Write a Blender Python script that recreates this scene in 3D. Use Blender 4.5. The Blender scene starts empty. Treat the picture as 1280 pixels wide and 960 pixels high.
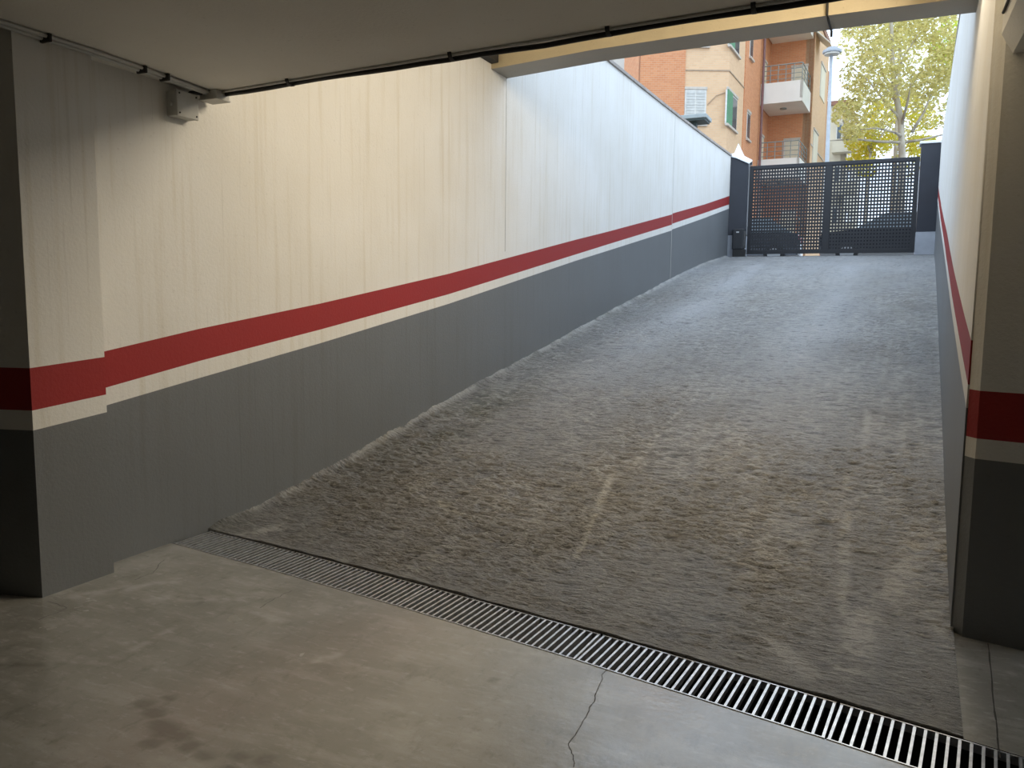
import bpy, math, random
import numpy as np
from mathutils import Matrix, Vector

# ------------------------------------------------------------------ camera, sky, exposure
scene = bpy.context.scene
COL = scene.collection
F_PX = 1000.0
# rows: world x, y, z expressed in camera axes (right, down, forward)
CR = np.array([[0.90791248, 0.05443367, -0.41561029],
               [0.41903752, -0.0939222, 0.9030981],
               [0.01012391, -0.99409034, -0.10808289]])
# signs: world = CR @ (right, down, forward)
CAM = np.array([0.0, 0.0, 1.5])
cam_data = bpy.data.cameras.new('camera')
cam_data.sensor_width = 36.0
cam_data.lens = 36.0 * F_PX / 1280.0
cam_data.clip_start = 0.02
cam_data.clip_end = 500
cam = bpy.data.objects.new('camera', cam_data)
COL.objects.link(cam)
m = Matrix.Identity(4)
for i in range(3):
    m[i][0] = CR[i, 0]; m[i][1] = -CR[i, 1]; m[i][2] = -CR[i, 2]; m[i][3] = CAM[i]
cam.matrix_world = m
scene.camera = cam

world = bpy.data.worlds.new('world')
scene.world = world
world.use_nodes = True
wn = world.node_tree
wn.nodes['Background'].inputs[0].default_value = (0.77, 0.93, 1.13, 1)
wn.nodes['Background'].inputs[1].default_value = 2.25

scene.view_settings.view_transform = 'Standard'
scene.view_settings.look = 'None'
scene.view_settings.gamma = 1.0
scene.view_settings.exposure = 0.0
scene.view_settings.use_curve_mapping = False

# ------------------------------------------------------------------ helpers
def ray(u, v):
    return CR @ np.array([u - 640.0, v - 480.0, F_PX])
def at_depth(u, v, d):
    return CAM + ray(u, v) / F_PX * d
def at_y(u, v, y):
    r = ray(u, v); return CAM + r * (y / r[1])
def at_plane(u, v, p0, d):
    """ray against the vertical plane through plan point p0 with plan direction d"""
    r = ray(u, v); n = np.array([d[1], -d[0]])
    t = (n @ (np.array(p0[:2]) - CAM[:2])) / (n @ r[:2])
    return CAM + r * t

class MB:
    def __init__(s): s.v = []; s.f = []; s.mi = []
    def quad(s, a, b, c, d, mi=0):
        n = len(s.v); s.v += [tuple(a), tuple(b), tuple(c), tuple(d)]; s.f.append((n, n+1, n+2, n+3)); s.mi.append(mi)
    def poly(s, pts, mi=0):
        n = len(s.v); s.v += [tuple(p) for p in pts]; s.f.append(tuple(range(n, n+len(pts)))); s.mi.append(mi)
    def hexa(s, p, mi=0):
        """8 corners: bottom ring 0-3, top ring 4-7 (counter-clockwise)"""
        n = len(s.v); s.v += [tuple(q) for q in p]
        for f in ((3,2,1,0),(4,5,6,7),(0,1,5,4),(1,2,6,5),(2,3,7,6),(3,0,4,7)):
            s.f.append(tuple(n+i for i in f)); s.mi.append(mi)
    def box(s, x0, x1, y0, y1, z0, z1, mi=0):
        s.hexa([(x0,y0,z0),(x1,y0,z0),(x1,y1,z0),(x0,y1,z0),(x0,y0,z1),(x1,y0,z1),(x1,y1,z1),(x0,y1,z1)], mi)
    def prism(s, plan, z0, z1, mi=0):
        n = len(s.v); k = len(plan)
        s.v += [(p[0], p[1], z0) for p in plan] + [(p[0], p[1], z1) for p in plan]
        s.f.append(tuple(n+i for i in reversed(range(k)))); s.mi.append(mi)
        s.f.append(tuple(n+k+i for i in range(k))); s.mi.append(mi)
        for i in range(k):
            j = (i+1) % k
            s.f.append((n+i, n+j, n+k+j, n+k+i)); s.mi.append(mi)
    def tube(s, pts, r, seg=8, mi=0, cap=True):
        pts = [Vector(p) for p in pts]; n0 = len(s.v); k = len(pts)
        rs = r if isinstance(r, (list, tuple)) else [r]*k
        for i, p in enumerate(pts):
            t = (pts[min(i+1, k-1)] - pts[max(i-1, 0)]).normalized()
            a = t.cross(Vector((0,0,1)))
            if a.length < 1e-3: a = t.cross(Vector((1,0,0)))
            a.normalize(); b = t.cross(a)
            for q in range(seg):
                th = 2*math.pi*q/seg
                s.v.append(tuple(p + (a*math.cos(th) + b*math.sin(th))*rs[i]))
        for i in range(k-1):
            for q in range(seg):
                q2 = (q+1) % seg
                s.f.append((n0+i*seg+q, n0+i*seg+q2, n0+(i+1)*seg+q2, n0+(i+1)*seg+q)); s.mi.append(mi)
        if cap:
            s.f.append(tuple(n0+q for q in reversed(range(seg)))); s.mi.append(mi)
            s.f.append(tuple(n0+(k-1)*seg+q for q in range(seg))); s.mi.append(mi)
    def build(s, name, mats, parent=None, smooth=False, bevel=0, recalc=True):
        me = bpy.data.meshes.new(name)
        me.from_pydata(s.v, [], s.f)
        if not isinstance(mats, (list, tuple)): mats = [mats]
        for mt in mats: me.materials.append(mt)
        if len(mats) > 1: me.polygons.foreach_set('material_index', s.mi)
        if smooth: me.polygons.foreach_set('use_smooth', [True]*len(me.polygons))
        me.update()
        if recalc:
            import bmesh
            bm = bmesh.new(); bm.from_mesh(me)
            bmesh.ops.recalc_face_normals(bm, faces=bm.faces)
            bm.to_mesh(me); bm.free()
        o = bpy.data.objects.new(name, me); COL.objects.link(o)
        if parent: o.parent = parent
        if bevel:
            b = o.modifiers.new('bevel', 'BEVEL'); b.width = bevel; b.segments = 2; b.limit_method = 'ANGLE'
        return o

def tag(o, label, cat, group=None, kind=None):
    o['label'] = label; o['category'] = cat
    if group: o['group'] = group
    if kind: o['kind'] = kind
    return o
def structure(o, label, cat):
    return tag(o, label, cat, None, 'structure')
def empty(name, loc):
    o = bpy.data.objects.new(name, None); COL.objects.link(o)
    o.location = loc; o.empty_display_size = 0.2
    return o
def child(mb, name, mats, root, **k):
    """mesh given in world coordinates, parented to an empty that has only a location"""
    loc = np.array(root.matrix_world.translation) if False else np.array(root.location)
    p = root.parent
    while p is not None:
        loc = loc + np.array(p.location); p = p.parent
    mb.v = [(x-loc[0], y-loc[1], z-loc[2]) for x, y, z in mb.v]
    return mb.build(name, mats, root, **k)

# ---- numpy value noise
def vnoise(x, y, seed=0):
    xi = np.floor(x).astype(np.int64); yi = np.floor(y).astype(np.int64)
    fx = x - xi; fy = y - yi
    fx = fx*fx*(3-2*fx); fy = fy*fy*(3-2*fy)
    def h(a, b):
        n = (a*374761393 + b*668265263 + seed*1442695041) & 0x7fffffff
        n = ((n ^ (n >> 13)) * 1274126177) & 0x7fffffff
        return ((n ^ (n >> 16)) & 0xffff) / 65535.0
    return (h(xi, yi)*(1-fx)+h(xi+1, yi)*fx)*(1-fy) + (h(xi, yi+1)*(1-fx)+h(xi+1, yi+1)*fx)*fy
def fbm(x, y, seed=0, oct=4):
    s = 0; a = 0.5; tot = 0
    for k in range(oct):
        s = s + a*vnoise(x*2**k, y*2**k, seed+k*17); tot += a; a *= 0.5
    return s/tot

# ---- materials
def nodes_of(name):
    mt = bpy.data.materials.new(name); mt.use_nodes = True
    nt = mt.node_tree
    return mt, nt, nt.nodes['Principled BSDF']
def link(nt, a, b): nt.links.new(a, b)
def coords(nt, scale=(1,1,1)):
    tc = nt.nodes.new('ShaderNodeNewGeometry')
    mp = nt.nodes.new('ShaderNodeMapping'); mp.inputs['Scale'].default_value = scale
    link(nt, tc.outputs['Position'], mp.inputs['Vector'])
    return mp.outputs['Vector']
def noise(nt, vec, scale, detail=4, rough=0.55):
    n = nt.nodes.new('ShaderNodeTexNoise'); n.inputs['Scale'].default_value = scale
    n.inputs['Detail'].default_value = detail; n.inputs['Roughness'].default_value = rough
    link(nt, vec, n.inputs['Vector']); return n.outputs['Fac']
def ramp(nt, fac, lo, hi, a=0.0, b=1.0):
    r = nt.nodes.new('ShaderNodeMapRange'); r.inputs['From Min'].default_value = lo; r.inputs['From Max'].default_value = hi
    r.inputs['To Min'].default_value = a; r.inputs['To Max'].default_value = b; r.clamp = True
    link(nt, fac, r.inputs['Value']); return r.outputs['Result']
def mix(nt, fac, a, b, mode='MIX'):
    m_ = nt.nodes.new('ShaderNodeMix'); m_.data_type = 'RGBA'; m_.blend_type = mode
    for sock, val in ((m_.inputs['Factor'], fac), (m_.inputs['A'], a), (m_.inputs['B'], b)):
        pass
    fi, ai, bi = m_.inputs[0], m_.inputs[6], m_.inputs[7]
    for s_, val in ((fi, fac), (ai, a), (bi, b)):
        if hasattr(val, 'is_linked'): link(nt, val, s_)
        elif isinstance(val, (int, float)): s_.default_value = val
        else: s_.default_value = (*val, 1) if len(val) == 3 else val
    return m_.outputs[2]
def bump(nt, bsdf, height, strength, dist):
    b = nt.nodes.new('ShaderNodeBump'); b.inputs['Strength'].default_value = strength; b.inputs['Distance'].default_value = dist
    link(nt, height, b.inputs['Height']); link(nt, b.outputs['Normal'], bsdf.inputs['Normal']); return b
def plain(name, col, rough=0.6, metal=0.0, var=0.12, vscale=6.0, bstr=0.0, bscale=60, bdist=0.004, spec=0.5):
    mt, nt, b = nodes_of(name)
    v = coords(nt)
    n = noise(nt, v, vscale, 5)
    lo = tuple(c*(1-var) for c in col); hi = tuple(min(1, c*(1+var)) for c in col)
    link(nt, mix(nt, ramp(nt, n, 0.3, 0.7), lo, hi), b.inputs['Base Color'])
    b.inputs['Roughness'].default_value = rough; b.inputs['Metallic'].default_value = metal
    b.inputs['Specular IOR Level'].default_value = spec
    if bstr: bump(nt, b, noise(nt, v, bscale, 3), bstr, bdist)
    return mt
def plaster(name, col, stain, amount, rough=0.85, drips=True):
    mt, nt, b = nodes_of(name)
    v = coords(nt)
    big = noise(nt, v, 0.9, 5)
    c = mix(nt, ramp(nt, big, 0.35, 0.75, 0, amount), col, stain)
    if drips:
        vd = coords(nt, (1, 9, 0.35))
        d = noise(nt, vd, 1.6, 6, 0.65)
        c = mix(nt, ramp(nt, d, 0.52, 0.70, 0, amount*1.2), c, stain)
        d2 = noise(nt, coords(nt, (1, 30, 0.5)), 1.3, 4, 0.6)
        c = mix(nt, ramp(nt, d2, 0.62, 0.72, 0, amount*0.5), c, tuple(x*0.55 for x in stain))
    sp = noise(nt, v, 45, 2)
    c = mix(nt, ramp(nt, sp, 0.66, 0.74, 0, amount*0.35), c, tuple(x*0.5 for x in stain))
    link(nt, c, b.inputs['Base Color'])
    b.inputs['Roughness'].default_value = rough; b.inputs['Specular IOR Level'].default_value = 1.0 if rough < 0.5 else 0.25
    n1 = noise(nt, v, 55, 4, 0.6)
    bump(nt, b, n1, 0.22, 0.010)
    return mt

M = {}
M['white'] = plaster('white_plaster', (0.79, 0.78, 0.75), (0.62, 0.57, 0.47), 0.40)
M['grey'] = plaster('grey_wall_paint', (0.150, 0.160, 0.168), (0.125, 0.128, 0.128), 0.6, 0.45)
M['red'] = plaster('red_wall_paint', (0.33, 0.032, 0.032), (0.28, 0.035, 0.03), 0.4, 0.55, False)
M['ceil'] = plaster('ceiling_plaster', (0.84, 0.82, 0.76), (0.72, 0.69, 0.62), 0.7, 0.9, False)
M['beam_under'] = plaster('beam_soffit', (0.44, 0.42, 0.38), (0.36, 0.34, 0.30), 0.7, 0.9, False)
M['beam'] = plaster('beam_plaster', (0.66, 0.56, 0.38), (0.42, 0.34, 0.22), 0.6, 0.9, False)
M['black_cable'] = plain('black_cable', (0.012, 0.012, 0.012), 0.5)
M['conduit'] = plain('grey_conduit', (0.60, 0.60, 0.57), 0.45)
M['boxgrey'] = plain('junction_box_plastic', (0.50, 0.49, 0.45), 0.5)
M['dark'] = plain('dark_trim', (0.03, 0.028, 0.025), 0.7)
M['steel'] = plain('galvanised_steel', (0.62, 0.63, 0.65), 0.36, 0.75, 0.22, 25)
M['frame_iron'] = plain('drain_frame_iron', (0.10, 0.10, 0.10), 0.5, 0.6, 0.3, 20)
M['trough'] = plain('drain_trough', (0.012, 0.012, 0.012), 0.9)
M['joint'] = plain('joint_filler', (0.52, 0.50, 0.46), 0.85)
M['coping'] = plain('coping_stone', (0.36, 0.32, 0.29), 0.8, 0, 0.2, 8, 0.3, 40)
M['gate'] = plain('anthracite_gate_paint', (0.012, 0.013, 0.017), 0.5, 0, 0.15, 4)
M['post'] = plain('anthracite_post_paint', (0.016, 0.019, 0.029), 0.5, 0, 0.12, 3)
M['motor'] = plain('motor_plastic', (0.02, 0.022, 0.026), 0.45)
M['label'] = plain('pale_plate', (0.55, 0.56, 0.56), 0.5)
M['plinth'] = plain('plinth_render', (0.36, 0.38, 0.42), 0.8, 0, 0.1, 5, 0.3, 50)
M['whitecap'] = plain('white_sheet_metal', (0.78, 0.80, 0.83), 0.5, 0, 0.06, 8)
M['bwhite_lamp'] = plain('lamp_housing_white', (0.8, 0.8, 0.78), 0.5)
M['cowl'] = plain('green_grey_metal', (0.045, 0.06, 0.055), 0.6)
M['cowltop'] = plain('weathered_cap_metal', (0.33, 0.36, 0.35), 0.6)

# ------------------------------------------------------------------ the measured plan (metres, camera stands at x=0 y=0)
WX = -3.83
BY = [-9, 3.0, 3.53, 3.8, 4.14, 4.4, 4.7, 5.0, 5.4, 5.95, 6.65, 7.5, 8.54, 9.96, 12.15, 13.6, 15.87, 18.9, 21.7, 24]
BZ = [0, 0, 0, .005, .018, .055, .095, .135, .205, .299, .422, .564, .719, .949, 1.295, 1.512, 1.868, 2.29, 2.60, 2.62]
def zr(y): return np.interp(y, BY, BZ)
SY = [2.9, 3.69, 4.865, 6.818, 10.355, 11.74, 15.71, 15.735, 18.72, 21.92]
RT = [1.166, 1.285, 1.436, 1.715, 2.283, 2.497, 3.133, 3.154, 3.644, 4.208]
RB = [0.968, 1.087, 1.242, 1.519, 2.085, 2.307, 2.935, 2.955, 3.450, 3.989]
GT = [0.872, 0.982, 1.140, 1.426, 1.999, 2.211, 2.825, 2.845, 3.335, 3.881]
TY = [2.9, 8.1, 11.47, 13.25, 15.7, 18.4, 21.95]
TZ = [4.86, 4.87, 4.92, 4.958, 5.016, 5.098, 5.224]
def xr(y): return 0.205 + 0.0385*np.asarray(y, float)
YEND = 21.9

def band_wall(name, ys, xf, nsign, thick, top, lean=None, zbase=None):
    """painted wall along y: grey dado, white line, red band, white field"""
    mb = MB()
    rows = []
    for y in ys:
        zb = (zr(y) if zbase is None else zbase) - 0.25
        zs = [zb, np.interp(y, SY, GT), np.interp(y, SY, RB), np.interp(y, SY, RT)]
        zt = float(np.interp(y, TY, top)); z3 = zs[3]
        zs += [z3+(zt-z3)*k for k in (0.34, 0.67, 1.0)]
        rows.append(zs)
    mats = [0, 1, 2, 1, 1, 1]
    def px(y, z):
        x = float(xf(y))
        return x + (lean(y, z) if lean else 0)
    for i in range(len(ys)-1):
        y0, y1 = ys[i], ys[i+1]
        for k in range(6):
            a = (px(y0, rows[i][k]), y0, rows[i][k]); b = (px(y1, rows[i+1][k]), y1, rows[i+1][k])
            c = (px(y1, rows[i+1][k+1]), y1, rows[i+1][k+1]); d = (px(y0, rows[i][k+1]), y0, rows[i][k+1])
            mb.quad(a, b, c, d, mats[k])
        xa, xb = xf(y0)+nsign*thick, xf(y1)+nsign*thick
        mb.quad((xa, y0, rows[i][0]), (xb, y1, rows[i+1][0]), (xb, y1, rows[i+1][6]), (xa, y0, rows[i][6]), 1)
        mb.quad((px(y0, rows[i][6]), y0, rows[i][6]), (px(y1, rows[i+1][6]), y1, rows[i+1][6]), (xb, y1, rows[i+1][6]), (xa, y0, rows[i][6]), 1)
    for i in (0, len(ys)-1):
        y = ys[i]
        for k in range(6):
            mb.quad((px(y, rows[i][k]), y, rows[i][k]), (xf(y)+nsign*thick, y, rows[i][k]), (xf(y)+nsign*thick, y, rows[i][k+1]), (px(y, rows[i][k+1]), y, rows[i][k+1]), mats[k])
    return mb

ys_l = sorted(set([2.9] + [round(3.2+0.45*k, 3) for k in range(42)] + SY[1:-1] + [YEND]))
ys_l = [y for y in ys_l if y <= YEND]
wl = band_wall('wall_left', ys_l, lambda y: WX, -1, 0.30, TZ).build('wall_left', [M['grey'], M['white'], M['red']])
structure(wl, 'long white ramp wall with red band over grey dado, on the left', 'wall')
def lean_r(y, z):
    return 0.06*max(0, min(1, (z-2.0)/1.8))*math.exp(-((y-7.0)/3.5)**2)
ys_r = sorted(set([4.05] + [round(4.3+0.45*k, 3) for k in range(40)] + [8.0, 15.71, 15.735, YEND]))
ys_r = [y for y in ys_r if y <= YEND]
TZR = [4.86, 4.87, 4.92, 4.95, 5.0, 5.15, 5.25]
wr = band_wall('wall_right', ys_r, lambda y: float(xr(y)), 1, 0.30, TZR, lean_r).build('wall_right', [M['grey'], M['white'], M['red']])
structure(wr, 'white ramp wall with red band seen edge-on at the right', 'wall')

# vertical construction joints on the walls
def joint(parent, name, y, z0, z1, x, w):
    mb = MB(); mb.box(x-0.004, x+0.003, y-w/2, y+w/2, z0, z1)
    o = mb.build(name, M['joint'], parent); o['label'] = 'fine vertical joint line in the plaster'; return o
joint(wl, 'plaster_joint', 15.72, zr(15.72), 4.99, WX, 0.014)
joint(wl, 'plaster_joint', 8.10, 2.0, 4.86, WX, 0.008)

# coping on both walls, one slab per run
def coping(name, ys, xa, xb, tops, label):
    root = None
    mb = MB()
    for i in range(len(ys)-1):
        y0, y1 = ys[i], ys[i+1]
        za, zb = np.interp(y0, TY, tops), np.interp(y1, TY, tops)
        mb.hexa([(xa(y0), y0, za), (xb(y0), y0, za), (xb(y1), y1-0.008, zb), (xa(y1), y1-0.008, zb),
                 (xa(y0), y0, za+0.045), (xb(y0), y0, za+0.045), (xb(y1), y1-0.008, zb+0.045), (xa(y1), y1-0.008, zb+0.045)])
    return mb
cys = [8.2] + [round(9.0+1.0*k, 2) for k in range(13)] + [21.9]
for i in range(len(cys)-1):
    o = coping('coping_slab', cys[i:i+2], lambda y: WX-0.33, lambda y: WX+0.03, TZ, '').build('coping_slab', M['coping'], wl)
    o = coping('coping_slab', cys[i:i+2], lambda y: xr(y)+0.0, lambda y: xr(y)+0.33, TZR, '').build('coping_slab', M['coping'], wr)

# ------------------------------------------------------------------ drain geometry
_nx = np.array([-3.77, -1.57, -0.479, 0.171]); _ny = np.array([3.41, 3.094, 2.902, 2.762])
NQ = np.polyfit(_nx, _ny, 2)
SEC_X = [-3.81] + [round(-3.81 + 0.757 + 0.985*k, 3) for k in range(5)]       # seams of the grate sections
SEC_X = [x for x in SEC_X]
SEC = [np.array([x, np.polyval(NQ, x)]) for x in SEC_X]
def near_edge(x): return np.interp(x, [p[0] for p in SEC], [p[1] for p in SEC])
GW = 0.285

# ------------------------------------------------------------------ floors
def attr_mesh(name, X, Y, Z, attrs, mat, smooth=True):
    nv, nu = X.shape
    verts = np.stack([X, Y, Z], -1).reshape(-1, 3)
    idx = np.arange(nv*nu).reshape(nv, nu)
    faces = np.stack([idx[:-1, :-1], idx[:-1, 1:], idx[1:, 1:], idx[1:, :-1]], -1).reshape(-1, 4)
    me = bpy.data.meshes.new(name)
    me.vertices.add(len(verts)); me.vertices.foreach_set('co', verts.ravel().astype(np.float32))
    me.loops.add(faces.size); me.loops.foreach_set('vertex_index', faces.ravel().astype(np.int32))
    me.polygons.add(len(faces)); me.polygons.foreach_set('loop_start', np.arange(0, faces.size, 4, dtype=np.int32))
    me.polygons.foreach_set('loop_total', np.full(len(faces), 4, np.int32))
    if smooth: me.polygons.foreach_set('use_smooth', [True]*len(faces))
    me.update(calc_edges=True); me.validate()
    for k, a in attrs.items():
        at = me.attributes.new(k, 'FLOAT', 'POINT'); at.data.foreach_set('value', a.ravel().astype(np.float32))
    me.materials.append(mat)
    o = bpy.data.objects.new(name, me); COL.objects.link(o)
    return o
def attr(nt, name):
    a = nt.nodes.new('ShaderNodeAttribute'); a.attribute_name = name; return a.outputs['Fac']
def seg_dist(X, Y, a, b):
    ax, ay = a; bx, by = b
    dx, dy = bx-ax, by-ay; L = dx*dx+dy*dy
    t = np.clip(((X-ax)*dx+(Y-ay)*dy)/L, 0, 1)
    return np.hypot(X-(ax+t*dx), Y-(ay+t*dy))

# garage floor material: worn power-floated concrete
mt, nt, b = nodes_of('garage_concrete')
v = coords(nt)
c = mix(nt, ramp(nt, noise(nt, v, 1.1, 6, 0.6), 0.35, 0.68), (0.215, 0.205, 0.178), (0.365, 0.355, 0.325))
c = mix(nt, ramp(nt, noise(nt, coords(nt, (1.2, 4, 1)), 2.2, 6, 0.65), 0.5, 0.72, 0, 0.55), c, (0.46, 0.45, 0.42))
c = mix(nt, ramp(nt, noise(nt, v, 22, 4, 0.7), 0.60, 0.72, 0, 0.35), c, (0.12, 0.11, 0.09))
c = mix(nt, ramp(nt, noise(nt, coords(nt, (5, 14, 1)), 2.4, 7, 0.7), 0.54, 0.68, 0, 0.45), c, (0.50, 0.49, 0.47))
c = mix(nt, ramp(nt, noise(nt, coords(nt, (7, 3.5, 1)), 1.9, 7, 0.7), 0.54, 0.70, 0, 0.5), c, (0.15, 0.14, 0.12))
c = mix(nt, ramp(nt, attr(nt, 'stain'), 0, 1, 0, 0.85), c, (0.060, 0.048, 0.036))
c = mix(nt, ramp(nt, attr(nt, 'scuff'), 0, 1, 0, 0.6), c, (0.48, 0.47, 0.44))
link(nt, c, b.inputs['Base Color'])
rr = ramp(nt, noise(nt, v, 2.5, 4), 0.3, 0.7, 0.14, 0.28)
link(nt, rr, b.inputs['Roughness'])
b.inputs['Specular IOR Level'].default_value = 1.0
bump(nt, b, noise(nt, v, 30, 5, 0.6), 0.20, 0.005)
M['floor'] = mt

crack_base = plain('leak_slab_dark', (0.05, 0.045, 0.04), 0.95)
xs = np.concatenate([np.linspace(-9, -4.3, 8), np.linspace(-4.2, 1.4, 281), np.linspace(1.6, 6, 8)])
vs = np.concatenate([np.linspace(0, 0.72, 10), np.linspace(0.725, 1, 150)])
Xf, Vf = np.meshgrid(xs, vs)
ne = near_edge(np.clip(Xf, SEC_X[0], SEC_X[-1]))
ne = np.where(Xf < -3.85, 3.42, ne)
Yf = -9 + (ne+9)*Vf
Zf = np.zeros_like(Xf)
stain = np.zeros_like(Xf)
rs = np.random.RandomState(4)
for (cx, cy, r_) in [(-2.385,1.977,.035),(-2.30,1.95,.04),(-2.22,1.903,.035),(-2.17,1.885,.05),(-2.109,1.871,.04),(-2.02,1.845,.03),(-1.933,1.824,.03),(-1.827,1.874,.028),(-1.741,1.891,.03),(-1.80,1.80,.025),(-1.312,2.705,.018),(-2.15,1.80,.035),(-2.34,2.05,.02)]:
    d = np.hypot((Xf-cx)*0.75, Yf-cy)/r_ + 0.5*(fbm(Xf*20, Yf*20, 5)-.5)
    stain = np.maximum(stain, np.clip((1.15-d)*2.5, 0, 1)*0.55)
for a, b_ in [((-2.95,2.05),(-3.35,1.86))]:
    d = seg_dist(Xf, Yf, a, b_)
    stain = np.maximum(stain, np.clip(1-d/0.03, 0, 1)*0.5*(fbm(Xf*14, Yf*14, 9) > .4))
stain = np.maximum(stain, 0.55*np.clip((fbm(Xf*0.9+3, Yf*1.3, 21, 5)-.5)*4, 0, 1)*np.clip((2.3-Yf)*1.2, 0, 1))
stain = np.maximum(stain, 0.5*np.clip(1-(Xf-WX)/0.10, 0, 1)*(Yf > 2.9)*(Xf > WX))
scuff = np.zeros_like(Xf)
for a, b_, w in [((-2.80,2.28),(-2.83,2.50),.022),((-2.05,2.48),(-2.0,2.62),.03),((-3.2,2.75),(-2.8,2.9),.05),((-3.55,2.6),(-3.3,2.95),.05),((-2.75,2.85),(-2.45,2.78),.03)]:
    d = seg_dist(Xf, Yf, a, b_)
    scuff = np.maximum(scuff, np.clip(1.3-d/w, 0, 1)*np.clip((fbm(Xf*18, Yf*30, 3)-.38)*5, 0, 1))
fl = attr_mesh('floor', Xf, Yf, Zf, {'stain': stain, 'scuff': scuff}, M['floor'])
structure(fl, 'worn grey concrete garage floor in front of the drain', 'floor')

mb = MB(); mb.box(-10, 7, -9.5, 22, -0.6, -0.17)  # unseen slab added to keep sky light from leaking in below
structure(mb.build('floor_base', crack_base), 'dark slab under the floor and ramp, added to stop light leaks', 'ground')
# cracks and the saw-cut joint as recessed-looking thin inlays
def ribbon(pts, w, z=0.0006):
    mb = MB(); pts = [np.array(p, float) for p in pts]
    for i in range(len(pts)-1):
        t = pts[i+1]-pts[i]; n = np.array([-t[1], t[0]]); n /= np.linalg.norm(n)
        w0, w1 = (w*(0.5+0.5*random.random()) for _ in range(2))
        mb.quad((*(pts[i]-n*w0), z), (*(pts[i]+n*w0), z), (*(pts[i+1]+n*w1), z), (*(pts[i+1]-n*w1), z))
    return mb
def gpx(u, v):
    r = ray(u, v); p = CAM + r*(-1.5/r[2]); return p[:2]
random.seed(2)
crack_mat = plain('crack_dark', (0.045, 0.042, 0.036), 0.95)  # plain dark colour of the cracks and the saw cut
def wobble(pts, amp=0.006, n=5):
    out = []
    for a, b_ in zip(pts[:-1], pts[1:]):
        for k in range(n):
            out.append(np.array(a)+(np.array(b_)-np.array(a))*k/n + np.array([random.uniform(-amp, amp), random.uniform(-amp, amp)]))
    out.append(np.array(pts[-1])); return out
for px in ([(756,838),(745,866),(739,884),(728,905),(709,930),(716,945),(717,959)], [(205,700),(190,716),(168,725)], [(60,752),(86,760),(48,775)], [(365,738),(345,748),(325,760)]):
    o = ribbon(wobble([gpx(*p) for p in px]), 0.0022).build('crack', crack_mat, fl, recalc=False)

# right-hand floor strip between the grate and the right pillar
fe = lambda x: near_edge(x) + GW + 0.010
mb = MB()
xs2 = np.linspace(0.0, 1, 2)
xsr = np.concatenate([np.linspace(0.321, 1.1, 20), np.linspace(1.3, 6, 8)])
vsr = np.linspace(0, 1, 24)
Xr, Vr = np.meshgrid(xsr, vsr)
y0 = fe(np.clip(Xr, SEC_X[0], SEC_X[-1]))
Xr2 = Xr + 0.0
Yr = y0 + (4.15-y0)*Vr
Xr2[:, 0] = xr(Yr[:, 0])
st = 0.6*np.clip(1-(4.0-Yr)/0.35, 0, 1)*fbm(Xr2*6, Yr*6, 2)  # patchy, darker towards the pillar foot
flr = attr_mesh('floor_strip', Xr2, Yr, np.zeros_like(Xr2)+0.002, {'stain': st, 'scuff': np.zeros_like(st)}, M['floor'])
structure(flr, 'smooth concrete strip beside the ramp foot under the dark right pillar', 'floor')
ribbon(wobble([gpx(1235,805), gpx(1242,880), gpx(1250,948)], 0.002, 6), 0.0035, 0.003).build('saw_cut_joint', crack_mat, flr, recalc=False)

# ------------------------------------------------------------------ ramp: rough brushed concrete with real relief
mt, nt, b = nodes_of('ramp_concrete')
v = coords(nt)
c = mix(nt, ramp(nt, noise(nt, v, 0.75, 5, 0.6), 0.36, 0.66), (0.168, 0.154, 0.130), (0.225, 0.221, 0.214))
c = mix(nt, ramp(nt, noise(nt, coords(nt, (3, 0.35, 1)), 1.2, 4, 0.6), 0.42, 0.66, 0, 0.7), c, (0.195, 0.196, 0.200))
c = mix(nt, ramp(nt, noise(nt, coords(nt, (7, 26, 10)), 3.0, 5, 0.7), 0.52, 0.70, 0, 0.75), c, (0.23, 0.22, 0.20))
c = mix(nt, ramp(nt, noise(nt, coords(nt, (8, 30, 10)), 2.2, 5, 0.7), 0.56, 0.74, 0, 0.8), c, (0.026, 0.021, 0.016))
c = mix(nt, ramp(nt, noise(nt, coords(nt, (9, 22, 10)), 2.0, 5, 0.75), 0.54, 0.64, 0, 0.9), c, (0.34, 0.33, 0.30))
c = mix(nt, ramp(nt, noise(nt, coords(nt, (10, 24, 10)), 2.3, 5, 0.75), 0.55, 0.65, 0, 0.9), c, (0.018, 0.016, 0.012))
c = mix(nt, ramp(nt, attr(nt, 'moss'), 0, 1, 0, 0.6), c, (0.070, 0.076, 0.030))
c = mix(nt, ramp(nt, attr(nt, 'worn'), 0, 1, 0, 0.75), c, (0.42, 0.43, 0.45))  # worn wheel tracks, plus sky sheen painted on the upper ramp
c = mix(nt, ramp(nt, attr(nt, 'pits'), 0, 1, 0, 0.75), c, (0.030, 0.026, 0.021))  # groove dirt together with painted groove shade
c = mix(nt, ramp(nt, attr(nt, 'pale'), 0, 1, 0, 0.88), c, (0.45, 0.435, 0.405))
link(nt, c, b.inputs['Base Color'])
rr = ramp(nt, noise(nt, coords(nt, (2.0, 0.5, 1)), 1.3, 3), 0.35, 0.65, 0.36, 0.58)
link(nt, rr, b.inputs['Roughness'])
b.inputs['Specular IOR Level'].default_value = 0.8
h = noise(nt, coords(nt, (5.5, 17, 8)), 2.0, 6, 0.72)
h2 = noise(nt, v, 26, 5, 0.7)
mh = nt.nodes.new('ShaderNodeMath'); mh.operation = 'MULTIPLY_ADD'; mh.inputs[1].default_value = 0.55
link(nt, h2, mh.inputs[0]); link(nt, h, mh.inputs[2])
bump(nt, b, mh.outputs[0], 1.0, 0.045)
M['ramp'] = mt

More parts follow.
